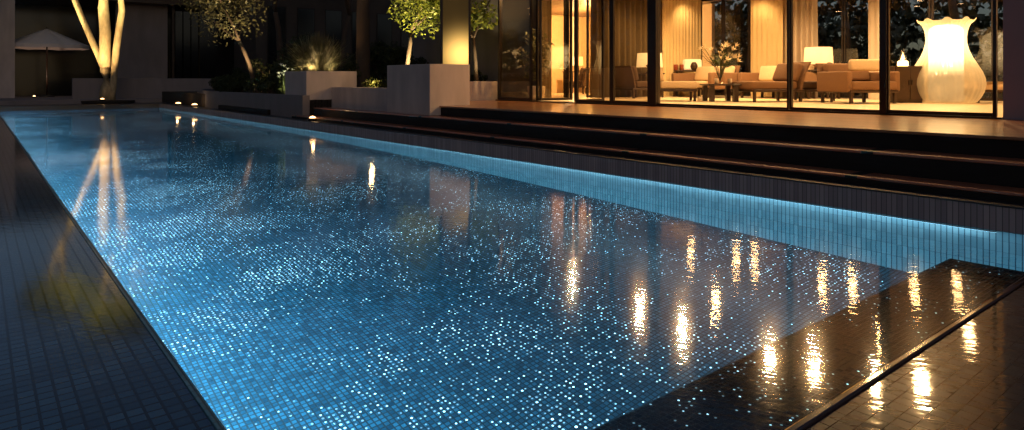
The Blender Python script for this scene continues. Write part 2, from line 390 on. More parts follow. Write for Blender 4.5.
# ground sheet with a hole for the pool area
x0, x1, y0, y1 = -13.9, 9, -5.9, 29.9
V = [(-GX, -GX, -.03), (GX, -GX, -.03), (GX, GX, -.03), (-GX, GX, -.03), (x0, y0, -.03), (x1, y0, -.03), (x1, y1, -.03), (x0, y1, -.03)]
struct(mesh('ground', V, [(0, 1, 5, 4), (1, 2, 6, 5), (2, 3, 7, 6), (3, 0, 4, 7)], 'ground'))
b = B(); b.box(XL-.04, 8, YF+.002, 29.0, -.3, .16, bev=.01); struct(b.out('far_coping', 'coping'))
b = B(); b.box(-13.5, 30, 29.002, 46, -.3, .30); struct(b.out('far_terrace', 'plaster_d'))
b = B(); b.box(5.72, 8.0, 14.2, 28.99, -.3, .58); b.box(6.42, 10.05, 11.76, 14.19, -.3, .74); b.box(8.0, 30, 17.3, 28.99, -.3, .58); b.box(8.01, 10.05, 14.2, 17.19, -.3, .60)
struct(b.out('garden_soil', 'soil'))

# ------------------------------------------------------------------ timber steps and deck
Y0 = -8
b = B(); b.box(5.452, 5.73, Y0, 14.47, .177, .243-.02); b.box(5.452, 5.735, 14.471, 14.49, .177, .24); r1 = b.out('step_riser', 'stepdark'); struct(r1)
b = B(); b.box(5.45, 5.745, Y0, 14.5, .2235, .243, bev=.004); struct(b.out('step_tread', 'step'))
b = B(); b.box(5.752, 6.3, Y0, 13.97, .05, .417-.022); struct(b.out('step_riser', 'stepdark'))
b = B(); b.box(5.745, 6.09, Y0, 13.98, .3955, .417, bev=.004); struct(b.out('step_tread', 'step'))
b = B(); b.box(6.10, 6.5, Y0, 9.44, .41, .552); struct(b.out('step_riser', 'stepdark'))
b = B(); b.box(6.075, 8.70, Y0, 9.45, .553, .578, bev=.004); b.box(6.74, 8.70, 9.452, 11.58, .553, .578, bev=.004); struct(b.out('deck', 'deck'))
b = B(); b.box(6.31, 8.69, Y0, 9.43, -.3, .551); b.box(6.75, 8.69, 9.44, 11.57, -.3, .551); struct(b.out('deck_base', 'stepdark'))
b = B(); b.box(5.5, 5.71, 16.2, 20.4, .177, .30, bev=.005); setp(b.out('bench_step', 'stepdark'), 'low dark timber plinth on the coping against the far garden wall', 'plinth')

# ------------------------------------------------------------------ rendered garden walls
o = B().box(5.90, 6.72, 9.47, 10.95, .418, 1.285, bev=.008).out('garden_wall', 'plaster'); setp(o, 'large square rendered block wall standing at the end of the timber deck', 'wall')
o = B().box(6.25, 6.42, 10.955, 14.19, .10, .86, bev=.006).out('garden_wall', 'plaster'); setp(o, 'low grey planter wall between the square block and the raised planter', 'wall')
o = B().box(6.725, 8.98, 11.60, 11.75, .50, .99, bev=.006).out('garden_wall', 'plaster'); setp(o, 'low warm lit planter wall behind the deck beside the glass corner', 'wall')
pl = empty('planter', (6.27, 14.85, 0), label='raised grey planter box holding the uplit spiky bush', cat='planter')
b = B(); X, Y = .60, .65
b.box(-X, X, -Y, -Y+.1, 0, 1.22, bev=.006); b.box(-X, X, Y-.1, Y, 0, 1.22, bev=.006); b.box(-X, -X+.1, -Y+.101, Y-.101, 0, 1.22, bev=.006); b.box(X-.1, X, -Y+.101, Y-.101, 0, 1.22, bev=.006)
b.out('box', 'plaster', pl); B().box(-X+.1, X-.1, -Y+.1, Y-.1, .6, 1.14).out('soil', 'soil', pl)
# curving garden wall
def ribbon(pts, th, z0, z1):
    vs, fs = [], []
    pts = [Vector(p) for p in pts]
    for i, p in enumerate(pts):
        d = (pts[min(i+1, len(pts)-1)]-pts[max(i-1, 0)]).normalized(); n = Vector((d.y, -d.x))
        for q in (p, p+n*th):
            vs += [(q.x, q.y, z0), (q.x, q.y, z1)]
    for i in range(len(pts)-1):
        a, c = i*4, i*4+4
        fs += [(a, c, c+1, a+1), (a+1, c+1, c+3, a+3), (a+3, c+3, c+2, a+2)]
    e = (len(pts)-1)*4
    fs += [(0, 1, 3, 2), (e, e+2, e+3, e+1)]
    return vs, fs
pts = [(5.58, 14.19), (5.57, 17), (5.6, 20), (5.7, 22.5), (5.95, 24.6), (6.4, 26.4), (7.0, 28), (7.9, 29.6)]
vs, fs = ribbon(pts, .16, 0, .68)
setp(mesh('garden_wall', vs, fs, 'plaster_d'), 'long curving grey garden wall along the far side of the pool', 'wall')
o = B().box(2.9, 8.4, 30.4, 30.6, .25, 1.10, bev=.01).out('garden_wall', 'plaster_d'); setp(o, 'straight grey wall behind the glowing tree at the far end', 'wall')

# ------------------------------------------------------------------ the glass house
FZ, CZ = .578, 3.30
XF, XB = 8.74, 16.0
YH0, YH1 = 2.31, 11.27
H = empty('house', (XF, 6, 0), label='glass fronted house with bronze mullions and a lit living room', cat='house')
def hp(bb, name, mat): o = bb.out(name, mat, H); o.location = (-XF, -6, 0); return o
hp(B().box(XF-.02, XB+.6, YH0-.6, YH1+.05, -.2, FZ+.002).box(10.11, XB+1.2, YH1+.051, 17.2, -.2, FZ+.002), 'floor', 'carpet')
hp(B().box(XF-.1, XB+.6, YH0-5, YH1+.2, CZ, CZ+.05).box(10.1, XB+1.2, YH1+.201, 17.4, CZ, CZ+.05), 'ceiling', 'ceil')
hp(B().box(XF-.22, XB+.8, YH0-5, YH1+.3, CZ+.052, CZ+.45).box(10, XB+1.4, YH1+.301, 17.5, CZ+.052, CZ+.45), 'roof', 'plaster_d')
hp(B().box(XF-.02, XF+.25, YH0-9, YH0-.06, -.2, CZ-.002), 'wall', 'housewall')
hp(B().box(XF+.26, XB, YH0-.25, YH0-.06, FZ+.003, CZ-.002), 'wall', 'cream')
hp(B().box(10.12, 10.2, 11.6, 17.2, FZ+.003, CZ-.002), 'wall', 'plaster_d')
hp(B().box(10.21, 17.2, 17.05, 17.2, FZ+.003, CZ-.002), 'wall', 'cream')
hp(B().box(17.05, 17.2, 11.6, 17.04, FZ+.003, CZ-.002), 'wall', 'cream')
hp(B().box(14.2, XB, YH1+.02, YH1+.17, FZ+.003, CZ-.002), 'wall', 'cream')
hp(B().box(XB+.02, XB+.2, 8.62, 9.70, FZ+.003, CZ-.002), 'wall', 'cream')
hp(B().box(XF-.04, XF+.04, YH0-.05, YH1+.04, FZ+.003, FZ+.022, bev=.003), 'threshold', 'bronze')
def window(axis, p, a, c, t=.028, glass='glass', z0=FZ+.024, z1=CZ-.002, d=.05, name='window', par=None):
    """glazed panel: axis 'x' = lies in plane X=p from Y=a..c ; 'y' = plane Y=p"""
    g = B(); f = B()
    def bx(bb, u0, u1, w0, w1, dd, bev=0):
        if axis == 'x': bb.box(p-dd/2, p+dd/2, u0, u1, w0, w1, bev=bev)
        else: bb.box(u0, u1, p-dd/2, p+dd/2, w0, w1, bev=bev)
    bx(f, a, a+t, z0, z1, d, .003); bx(f, c-t, c, z0, z1, d, .003); bx(f, a+t+.001, c-t-.001, z0, z0+t*1.2, d*.9); bx(f, a+t+.001, c-t-.001, z1-t*1.5, z1, d*.9)
    fo = f.out(name, 'bronze', H); fo.location = (-XF, -6, 0)
    if axis == 'x': vs = [(p, a+t, z0), (p, c-t, z0), (p, c-t, z1), (p, a+t, z1)]
    else: vs = [(a+t, p, z0), (c-t, p, z0), (c-t, p, z1), (a+t, p, z1)]
    mesh('pane', vs, [(0, 1, 2, 3)], glass, fo)
    return fo
ys = [YH0, 3.47, 4.70, 7.04]
window('x', XF, 2.31, 3.45, t=.035); window('x', XF, 3.49, 4.69, t=.03); window('x', XF, 4.705, 6.99, t=.025)
hp(B().box(XF-.06, XF+.06, 3.43, 3.51, FZ+.02, CZ-.002, bev=.004), 'mullion', 'bronze')
hp(B().box(XF-.06, XF+.06, 6.97, 7.12, FZ+.02, CZ-.002, bev=.004), 'mullion', 'bronze')
window('x', XF, 7.13, 7.98, t=.045, glass='glass_d', name='door'); window('x', XF, 7.985, 8.88, t=.04, glass='glass_d', name='door')
window('x', XF, 10.16, 11.24, t=.045, glass='glass_d', name='door')
window('y', 10.08, XF+.06, XF+.95, t=.04, glass='glass_d', name='door')    # folded leaves pushed back
window('y', 9.98, XF+.06, XF+.95, t=.04, glass='glass_d', name='door')
window('y', 8.98, XF+.06, XF+.85, t=.04, glass='glass_d', name='door')
# end wall, glazed and partly curtained
window('y', YH1, XF+.06, 9.92, t=.04, glass='glass_d'); window('y', YH1, 9.95, 10.2, t=.04, glass='glass_d'); window('y', YH1, 11.45, 12.8, t=.04, glass='glass_d'); window('y', YH1, 12.85, 14.18, t=.04, glass='glass_d')
hp(B().box(10.72, 10.82, YH1-.05, YH1+.05, FZ+.003, CZ-.003, bev=.004), 'mullion', 'bronze')
# back windows
for a, c in ((9.72, 10.5), (10.52, 11.25), (6.57, 7.25), (7.27, 8.6), (4.28, 5.4), (5.42, 6.55), (2.4, 4.26)):
    window('x', XB, a, c, t=.04, glass='glass')

def curtain(p0, p1, z0, z1, mat, amp=.012, per=.14, label='', seedn=0, group=None):
    p0, p1 = Vector(p0), Vector(p1); Ln = (p1-p0).length; d = (p1-p0).normalized(); n = Vector((d.y, -d.x))
    k = int(Ln/per*10); vs, fs = [], []
    rr = random.Random(seedn)
    ph = rr.random()*6
    for i in range(k+1):
        s = Ln*i/k
        a = amp*(math.sin(s/per*2*PI+ph)+.35*math.sin(s/per*1.27*PI+1.3*ph))
        for z, w in ((z0, 1.1), ((z0+z1)/2, .95), (z1, .7)):
            q = p0+d*s+n*a*w; vs.append((q.x, q.y, z))
    for i in range(k):
        for j in (0, 1): fs.append((i*3+j, i*3+3+j, i*3+4+j, i*3+1+j))
    o = mesh('curtain', vs, fs, mat, smooth=True)
    setp(o, label, 'curtain', group)
    return o
curtain((14.15, YH1-.12), (15.9, YH1-.12), FZ+.01, CZ-.01, 'curtain', label='broad cream curtain left of the dark back window behind the sofas', seedn=1)
curtain((XB-.12, 8.72), (XB-.12, 9.62), FZ+.01, CZ-.01, 'curtain', label='cream curtain between the flower vase and the slim mullion', seedn=2)
curtain((XB-.12, 7.86), (XB-.12, 8.55), FZ+.01, CZ-.01, 'curtain_w', amp=.06, label='pale gathered curtain just above the round table lamp', seedn=3)
curtain((XB-.12, 6.38), (XB-.12, 6.66), FZ+.01, CZ-.01, 'curtain_w', label='narrow pale curtain behind the thick mullion near the cabinet', seedn=4)
curtain((11.5, YH1-.12), (14.1, YH1-.12), FZ+.01, CZ-.01, 'curtain_b', amp=.06, per=.2, label='wide brown curtain drawn behind the folding glass doors', seedn=5)
curtain((9.78, YH1-.12), (10.2, YH1-.12), FZ+.01, CZ-.01, 'curtain_b', label='narrow brown curtain beside the lit doorway', seedn=6)

pt = empty('potted_plant', (9.35, 10.72, FZ+.003), label='leafy potted plant inside the glass corner of the house', cat='potted plant')
B().lathe([(.12, 0), (.17, .03), (.20, .30), (.18, .31), (.16, .27)], n=24).out('pot', 'ceramic', pt, True)
M_later = pt
# ceiling downlights: housing + lens
def downlight(x, y, lab):
    t = empty('ceiling_light', (x, y, CZ), label=lab, cat='ceiling light', group='small recessed downlights in the timber ceiling')
    B().lathe([(.095, -.012), (.11, -.012), (.11, -.001), (.095, -.001)], n=20, capb=False).out('rim', 'bronze', t)
    B().tube([(0, 0, -.010), (0, 0, -.002)], .085, 16).out('lens', 'spot', t)
    return t
DL = [(11.5, 4.6), (9.7, 4.83), (9.4, 5.37), (10.25, 3.59), (9.65, 3.92), (12.9, 3.8), (13.6, 6.6), (14.05, 6.2), (14.8, 5.3), (15.6, 4.8),
      (13.4, 9.7), (11.0, 7.4), (9.3, 6.9), (9.5, 8.0), (13.75, 8.7), (14.05, 8.4), (12.2, 9.9), (9.9, 10.2)]
for i, (x, y) in enumerate(DL):
    downlight(x, y, 'small round warm downlight recessed in the brown timber ceiling of the living room')

# ------------------------------------------------------------------ furniture
def arm(name, loc, rz, w, mat, lab, cat, h=.72, seat=.36, d=.85, backtilt=.25, group=None, s=1, frame='frame_w', arms=False, cushion='fab_l', sides=None):
    """low upholstered seat on a dark timber frame. Faces +x; w is along y"""
    t = empty(name, loc, rz, lab, cat, group)
    # legs
    for lx in (-d/2+.06, d/2-.05):
        for ly in (-w/2+.05, w/2-.05):
            B().box(lx-.025, lx+.025, ly-.025, ly+.025, .002, .20, bev=.004).out('leg', frame, t)
    B().box(-d/2+.02, d/2-.01, -w/2+.02, w/2-.02, .03, .055, bev=.004).out('stretcher', frame, t) if arms == 'sled' else None
    B().box(-d/2, d/2, -w/2, w/2, .20, .25, bev=.01).out('seat_frame', frame, t)
    n = max(1, round(w/.8))
    for k in range(n):
        a = -w/2+.03+k*(w-.06)/n
        B().box(-d/2+.14, d/2+.01, a+.006, a+(w-.06)/n-.006, .252, seat+.05, bev=.035, seg=3).out('seat_cushion', cushion, t, True)
        rot = Matrix.Rotation(-backtilt, 3, 'Y')
        B().box(-d/2+.12, -d/2+.26, a+.01, a+(w-.06)/n-.01, seat+.055, h-.0, bev=.05, seg=3, rot=rot, piv=Vector((-d/2+.18, 0, seat))).out('back_cushion', cushion, t, True)
    # curved back shell
    prof = []
    m = 8
    for i in range(m+1):
        u = i/m; prof.append((-d/2+.10-.30*backtilt*3*u**1.6*.6, .22+(h-.22)*u))
    back = [(x-.045, z) for x, z in reversed(prof)]
    B().prism(prof+back, -w/2, w/2).out('backrest', mat, t)
    if arms is True:
        for sy in (-1, 1):
            B().box(-d/2+.02, d/2-.02, sy*(w/2)-.06 if sy > 0 else -w/2-.06, sy*(w/2)+.06 if sy > 0 else -w/2+.06, .22, h*.78, bev=.03, seg=3).out('armrest', mat, t, True)
    return t
RR = math.atan2(-.6293, .7771)      # world angle of "to the right" seen from the terrace
z = FZ+.003
arm('armchair', (11.45, 8.72, z), RR-.15, .8, 'fab_m', 'low cream cushioned lounge chair left of the coffee table facing right', 'armchair', d=.88, h=.76, cushion='fab_l', backtilt=.32)
arm('chaise', (12.42, 7.16, z), RR+PI+.25, .8, 'fab_m', 'long tan lounge seat right of the coffee table with curved back', 'lounge chair', d=1.15, h=.80, cushion='fab_m', backtilt=.40)
arm('armchair', (12.55, 10.72, z), RR+.5, .85, 'fab_d', 'dark brown armchair seen behind the thick double mullion', 'armchair', d=.8, h=.78, cushion='fab_d')
arm('sofa', (14.5, 10.1, z), PI+.05-.35, 1.5, 'fab_m', 'cream cushioned sofa at the back left of the flower vase', 'sofa', d=.9, h=.80, cushion='fab_l', arms=True)
arm('sofa', (14.95, 8.35, z), PI-.1, 1.5, 'fab_m', 'cream cushioned sofa at the back right of the flower vase', 'sofa', d=.9, h=.80, cushion='fab_l', arms=True)
arm('armchair', (13.5, 6.75, z), RR+PI-.5, .9, 'fab_d', 'dark brown armchair between the slim mullion and the tan sofa', 'armchair', d=.85, h=.80, cushion='fab_d')
arm('sofa', (12.95, 5.62, z), RR-PI/2+.25, 1.05, 'fab_m', 'tan sofa with a cream back cushion left of the dark cabinet', 'sofa', d=.85, h=.76, cushion='fab_m', arms=True)
o = B().box(-.36, .36, -.06, .06, -.10, .12, bev=.05, seg=3).out('cushion', 'fab_l', None, True, (12.93, 5.42, z+.70)); o.rotation_euler = (0, 0, RR)
setp(o, 'long cream cushion lying along the top of the tan sofa', 'cushion')

def table(name, loc, rz, lx, ly, h, lab, cat, mat='frame_w', th=.035, leg=.05, shelf=False):
    t = empty(name, loc, rz, lab, cat)
    B().box(-lx/2, lx/2, -ly/2, ly/2, h-th, h, bev=.006).out('tabletop', mat, t)
    for a in (-1, 1):
        for c in (-1, 1):
            B().box(a*(lx/2-leg)-leg/2, a*(lx/2-leg)+leg/2, c*(ly/2-leg)-leg/2, c*(ly/2-leg)+leg/2, .002, h-th-.001, bev=.004).out('leg', mat, t)
    if shelf: B().box(-lx/2+.03, lx/2-.03, -ly/2+.03, ly/2-.03, .12, .145).out('shelf', mat, t)
    return t
table('coffee_table', (11.83, 7.85, z), RR, .66, .66, .36, 'square dark coffee table in the middle carrying the flower vase', 'coffee table', leg=.09)
table('side_table', (13.25, 11.0, z), RR, .95, .4, .62, 'dark console table under the left table lamp beside the double mullion', 'console table')
table('side_table', (15.35, 7.55, z), RR, .7, .45, .68, 'dark side table under the table lamp right of the slim mullion', 'side table')
table('console_table', (15.25, 10.7, z), RR, 1.5, .4, .70, 'long console table at the back behind the left cream sofa', 'console table')
table('console_table', (15.6, 8.0, z), PI/2, 1.6, .35, .70, 'low console against the back curtain behind the right cream sofa', 'console table')

# flower vase
v = empty('flower_vase', (11.83, 7.85, z+.361), label='vase of big white lilies on the square coffee table', cat='vase')
B().lathe([(.05, 0), (.085, .03), (.095, .12), (.07, .24), (.055, .30), (.075, .34)], n=20).out('vase', M['glass'], v, True)
b = B(); rs = random.Random(5); heads = []
for k in range(26):
    a = rs.random()*2*PI; rr = .42*math.sqrt(rs.random()); hh = .52+.36*rs.random()-.25*rr
    heads.append((rr*math.cos(a), rr*math.sin(a), hh)); b.tube([(0, 0, .05), (rr*.3*math.cos(a), rr*.3*math.sin(a), .35), heads[-1]], .005, 4)
b.out('stems', 'leaf', v)
def lily(b, c, s, rs):
    ax = Vector((c[0], c[1], .35)).normalized(); e1 = ax.cross(Vector((0, 0, 1)));
    if e1.length < .01: e1 = Vector((1, 0, 0))
    e1.normalize(); e2 = ax.cross(e1); c = Vector(c)
    for k in range(6):
        a = k*PI/3+rs.random()*.3; d = e1*math.cos(a)+e2*math.sin(a); p = ax.cross(d)
        pts = [c, c+ax*s*.5+d*s*.25+p*s*.16, c+ax*s*.85+d*s*.8, c+ax*s*.5+d*s*.25-p*s*.16]
        vv = [b.bm.verts.new(q) for q in pts]; b.bm.faces.new(vv)
b = B()
for hd in heads: lily(b, hd, .10, rs)
b.out('flowers', 'petal', v)
b = B()
for k in range(40):
    a = rs.random()*2*PI; rr = .1+.25*rs.random(); h0 = .30+.25*rs.random()
    p = Vector((rr*math.cos(a)*.4, rr*math.sin(a)*.4, h0)); q = Vector((rr*math.cos(a)*1.3, rr*math.sin(a)*1.3, h0+.08)); s_ = (q-p).cross(Vector((0, 0, 1))).normalized()*.03
    vv = [b.bm.verts.new(w) for w in (p, (p+q)/2+s_, q, (p+q)/2-s_)]; b.bm.faces.new(vv)
b.out('leaves', 'leaf', v)
for i, (dx, dy) in enumerate(((-.20, -.05), (.0, -.22), (.17, -.12))):
    o = B().lathe([(.03, 0), (.04, .02), (.042, .10), (.038, .105), (.03, .02)], n=16).out('glass_cup', 'ceramic', None, True, (11.83+dx, 7.85+dy, z+.361))
    setp(o, 'small pale cup standing at the foot of the flower vase', 'cup', 'small cups on the coffee table')
o = B().lathe([(.045, 0), (.055, .02), (.055, .09), (.05, .1), (.04, .03)], n=16).out('glass_cup', 'ceramic', None, True, (11.35, 8.0, z)); setp(o, 'small pale pot on the floor left of the coffee table', 'pot')

def table_lamp(loc, lab, r=.30, h=.36, bh=.16, mat='shade'):
    t = empty('table_lamp', loc, label=lab, cat='table lamp', group='lit drum table lamps')
    B().lathe([(.09, 0), (.10, .02), (.05, .05), (.07, bh*.5), (.03, bh), (.012, bh+.02), (.012, bh+.1)], n=20).out('base', 'frame_w', t, True)
    o = B().lathe([(r*.98, -h/2), (r, -h/2+.01), (r*.93, h/2)], n=32, capb=False).out('lamp_shade', mat, t, True, (0, 0, bh+.04+h/2))
    B().lathe([(.001, -.05), (.04, -.03), (.045, .0), (.03, .04), (.001, .06)], n=14).out('bulb', 'dimglow', t, True, (0, 0, bh+.04+h/2))
    return t
table_lamp((13.35, 10.92, z+.621), 'glowing drum table lamp left of the double mullion above the dark armchair', r=.33, h=.36, bh=.10)
table_lamp((15.35, 7.55, z+.681), 'glowing drum table lamp right of the slim mullion above the sofas', r=.32, h=.38, bh=.10)
t = table_lamp((16.2, 16.4, z+.75), 'small glowing lamp seen through the doorway in the far room', r=.20, h=.30, bh=.16)
table('side_table', (16.2, 16.4, z), 0, 1.0, .5, .745, 'small dark table in the far room seen through the doorway', 'side table')
arm('armchair', (15.0, 15.2, z), 2.2, .7, 'fab_d', 'dark chair standing in the far room seen through the doorway', 'chair', d=.6, h=.85, cushion='fab_d')
# square glowing lantern box and objects on the back console
t = empty('lantern', (15.05, 10.85, z+.701), RR, 'square cream glowing lantern on the console left of the lilies', 'lantern')
B().box(-.24, .24, -.12, .12, .02, .30, bev=.05, seg=3).out('shade', shade_mat('lantern_paper', (1, .62, .28), .9), t); B().box(-.18, .18, -.1, .1, 0, .02).out('base', 'frame_w', t)
o = B().lathe([(.04, 0), (.09, .06), (.10, .12), (.07, .19), (.04, .22)], n=20).out('vase', 'frame_w', None, True, (14.95, 10.72, z+.701)); setp(o, 'small round dark vase in front of the square lantern', 'vase')
for i, (dx, dy) in enumerate(((-.55, .43), (-.42, .33))):
    o = B().lathe([(.05, 0), (.06, .02), (.06, .15), (.055, .16), (.045, .03)], n=18).out('candle_cup', 'redc', None, True, (15.25+dx, 10.7+dy, z+.701)); setp(o, ('red candle cup on the console nearer the double mullion', 'red candle cup on the console nearer the square lantern')[i], 'candle cup')
o = B().box(-.28, .28, -.1, .1, 0, .09, bev=.03).out('bowl', 'ceramic', None, True, (14.95, 10.3, z+.80)); o.rotation_euler = (0, 0, RR)
bpy.data.objects.remove(o)
# cabinet, candle lantern, bench
cb = empty('cabinet', (13.95, 5.22, z), RR, 'dark square cabinet left of the giant glowing vase lamp', 'cabinet')
B().box(-.28, .28, -.25, .25, .04, .70, bev=.006).out('body', 'frame_w', cb); B().box(-.25, .25, -.22, .22, .002, .039).out('plinth', 'frame_w', cb)
for s_ in (-1, 1):
    dd = B().box(min(s_*.004, s_*.27), max(s_*.004, s_*.27), -.265, -.252, .06, .68, bev=.003).out('door', 'frame_w', cb)
    B().box(s_*.03-.006, s_*.03+.006, -.282, -.266, .34, .44).out('handle', 'bronze', dd)
cl = empty('oil_lamp', (13.93, 5.2, z+.701), label='small flame shaped glass lamp lit on the dark cabinet', cat='oil lamp')
B().lathe([(.085, 0), (.095, .02), (.09, .09), (.06, .11)], n=20).out('base', 'candle', cl, True)
B().lathe([(.08, .11), (.05, .18), (.028, .26), (.02, .34)], n=20, capb=False).out('chimney', 'glass', cl, True)
B().lathe([(.001, .11), (.035, .14), (.028, .18), (.008, .24), (.001, .28)], n=12).out('flame', 'candle', cl, True)
arm('bench', (15.4, 3.95, z), RR+PI/2, 1.4, 'fab_l', 'low white bench seat right of the giant vase lamp', 'bench', h=.34, seat=.30, d=.5, cushion='fab_l', backtilt=0)

# the giant vase lamp
LX, LY = 14.43, 4.63
vl = empty('floor_lamp', (LX, LY, z), label='giant glowing vase shaped floor lamp with a scalloped rim', cat='floor lamp')
prof = [(r_*.94, z_) for r_, z_ in [(.44, 0), (.52, .02), (.58, .10), (.64, .22), (.67, .36), (.66, .48), (.61, .62), (.53, .76), (.45, .90), (.39, 1.04), (.355, 1.18), (.35, 1.30), (.365, 1.42), (.39, 1.50), (.42, 1.56)]]
m, nt, out = nm('ribbed_frosted_glass')
tr = N(nt, 'ShaderNodeBsdfTransparent'); tr.inputs[0].default_value = (1, .93, .8, 1)
tl = N(nt, 'ShaderNodeBsdfTranslucent'); tl.inputs[0].default_value = (.95, .85, .65, 1)
df = N(nt, 'ShaderNodeBsdfDiffuse'); df.inputs[0].default_value = (.9, .8, .6, 1)
gs = N(nt, 'ShaderNodeBsdfGlossy', i_Roughness=.12)
a1 = N(nt, 'ShaderNodeMixShader', i_Fac=.3); L(nt, tl.outputs[0], a1.inputs[1]); L(nt, df.outputs[0], a1.inputs[2])
lw = N(nt, 'ShaderNodeLayerWeight', i_Blend=.35)
a2 = N(nt, 'ShaderNodeMixShader'); L(nt, mth(nt, 'ADD', mth(nt, 'MULTIPLY', lw.outputs['Facing'], .45), .45, True), a2.inputs[0]); L(nt, tr.outputs[0], a2.inputs[1]); L(nt, a1.outputs[0], a2.inputs[2])
a3 = N(nt, 'ShaderNodeMixShader', i_Fac=.06); L(nt, a2.outputs[0], a3.inputs[1]); L(nt, gs.outputs[0], a3.inputs[2]); L(nt, a3.outputs[0], out.inputs[0])
M['vaseglass'] = m
b = B(); b.lathe(prof, n=144, rib=.010, ribn=36)
# scalloped rim: last rings flare with waves
n_ = 144; last = b.bm.verts[:][-n_:] if False else None
b.bm.verts.ensure_lookup_table(); base = [b.bm.verts[len(prof)*n_-n_+k] for k in range(n_)]
prev = base
for j, (r, zz) in enumerate(((.445, 1.60), (.47, 1.625))):
    ring = []
    for k in range(n_):
        a = 2*PI*k/n_; w = math.cos(a*9)
        ring.append(b.bm.verts.new(((r+.012*w)*math.cos(a), (r+.012*w)*math.sin(a), zz+.028*w*(j+1)/2+.02*abs(w))))
    for k in range(n_): b.bm.faces.new((prev[k], prev[(k+1) % n_], ring[(k+1) % n_], ring[k]))
    prev = ring
b.out('glass_body', 'vaseglass', vl, True); vl.scale = (1, 1, .96)
m, nt, out = nm('glow_tube'); tc_ = N(nt, 'ShaderNodeTexCoord'); sp_ = N(nt, 'ShaderNodeSeparateXYZ'); L(nt, tc_.outputs['Object'], sp_.inputs[0])
mr_ = N(nt, 'ShaderNodeMapRange', interpolation_type='SMOOTHSTEP'); L(nt, sp_.outputs[2], mr_.inputs[0])
mr_.inputs[1].default_value = .50; mr_.inputs[2].default_value = .95; mr_.inputs[3].default_value = .5; mr_.inputs[4].default_value = 9
e_ = N(nt, 'ShaderNodeEmission'); e_.inputs[0].default_value = (1, .70, .36, 1); L(nt, mr_.outputs[0], e_.inputs[1]); L(nt, e_.outputs[0], out.inputs[0])
B().lathe([(.28, .03), (.285, .3), (.285, 1.40), (.27, 1.48), (.19, 1.54), (.001, 1.56)], n=40).out('glow_tube', m, vl, True)

# ------------------------------------------------------------------ lights in the room (the lamps' own light spread by the ceiling fittings)
def aim(o, d): o.rotation_euler = Vector(d).to_track_quat('-Z', 'Y').to_euler()
for (x, y) in DL:
    l = light('SPOT', 'downlight_beam', (x, y, CZ-.04), 250 if x > 10.3 else (160 if y < 9 else 380), WARM, spot_size=2.8, spot_blend=.8, shadow_soft_size=.08)
    aim(l, (0, 0, -1) if x > 10.3 else (-.7, 0, -1))
l = light('POINT', 'far_room_glow', (15.3, 14.8, 2.6), 1000, WARM, shadow_soft_size=.15)
# wall washers over the cream curtains
for p in ((14.9, 10.7, 3.2), (15.4, 9.15, 3.2)):
    l = light('SPOT', 'curtain_washer', p, 60, WARM, spot_size=2.2, spot_blend=.8, shadow_soft_size=.08); aim(l, (.25, .25, -1))

# ------------------------------------------------------------------ vegetation
def leaves(n, centers, rad, size, asp=.45, seed=0, squash=.75, up=.0):
    g = np.random.default_rng(seed); c = np.array(centers)
    idx = g.integers(0, len(c), n); rr = np.array(rad)[idx] if np.ndim(rad) else rad
    d = g.normal(size=(n, 3)); d /= np.linalg.norm(d, axis=1)[:, None]
    r = (g.random(n)**.45*rr)[:, None] if np.ndim(rr) else (g.random(n)**.45)[:, None]*rr
    p = c[idx]+d*r*np.array([1, 1, squash])
    a = g.normal(size=(n, 3))+np.array([0, 0, up]); a /= np.linalg.norm(a, axis=1)[:, None]
    q = np.cross(a, g.normal(size=(n, 3))); q /= np.linalg.norm(q, axis=1)[:, None]
    s = size*(.6+.8*g.random(n))[:, None]
    v0 = p-a*s*.5; v1 = p+q*s*asp*.5+a*s*.05; v2 = p+a*s*.5; v3 = p-q*s*asp*.5+a*s*.05
    V = np.stack([v0, v1, v2, v3], 1).reshape(-1, 3)
    F = np.arange(n*4).reshape(-1, 4)
    return V, F
def npmesh(name, V, F, mat, parent=None):
    me = bpy.data.meshes.new(name); nv, nf = len(V), len(F)
    me.vertices.add(nv); me.vertices.foreach_set('co', V.astype(np.float32).ravel())
    me.loops.add(nf*4); me.loops.foreach_set('vertex_index', F.astype(np.int32).ravel())
    me.polygons.add(nf); me.polygons.foreach_set('loop_start', np.arange(0, nf*4, 4, dtype=np.int32)); me.update(calc_edges=True)
    me.materials.append(M[mat]); o = bpy.data.objects.new(name, me); COL.objects.link(o)
    if parent: o.parent = parent
    return o
def limb(b, p, d, l, r, depth, rs, tips, bend=.25, n=8, split=3):
    pts = [Vector(p)]; rad = [r]; d = Vector(d).normalized()
    for k in range(5):
        d = (d+Vector((rs.uniform(-1, 1), rs.uniform(-1, 1), rs.uniform(-.4, .6)))*bend*.4).normalized()
        pts.append(pts[-1]+d*l/5); rad.append(r*(1-.45*(k+1)/5))
    b.tube(pts, rad, n)
    if depth == 0: tips.append(pts[-1]); tips.append(pts[-2]); return
    for k in range(split):
        dd = (d+Vector((rs.uniform(-1, 1), rs.uniform(-1, 1), rs.uniform(-.2, .7)))*.85).normalized()
        limb(b, pts[-1] if k else pts[-1], dd, l*.68, rad[-1]*.75, depth-1, rs, tips, bend, max(5, n-2), split)
    if depth > 0 and r < .05: tips.append(pts[3])
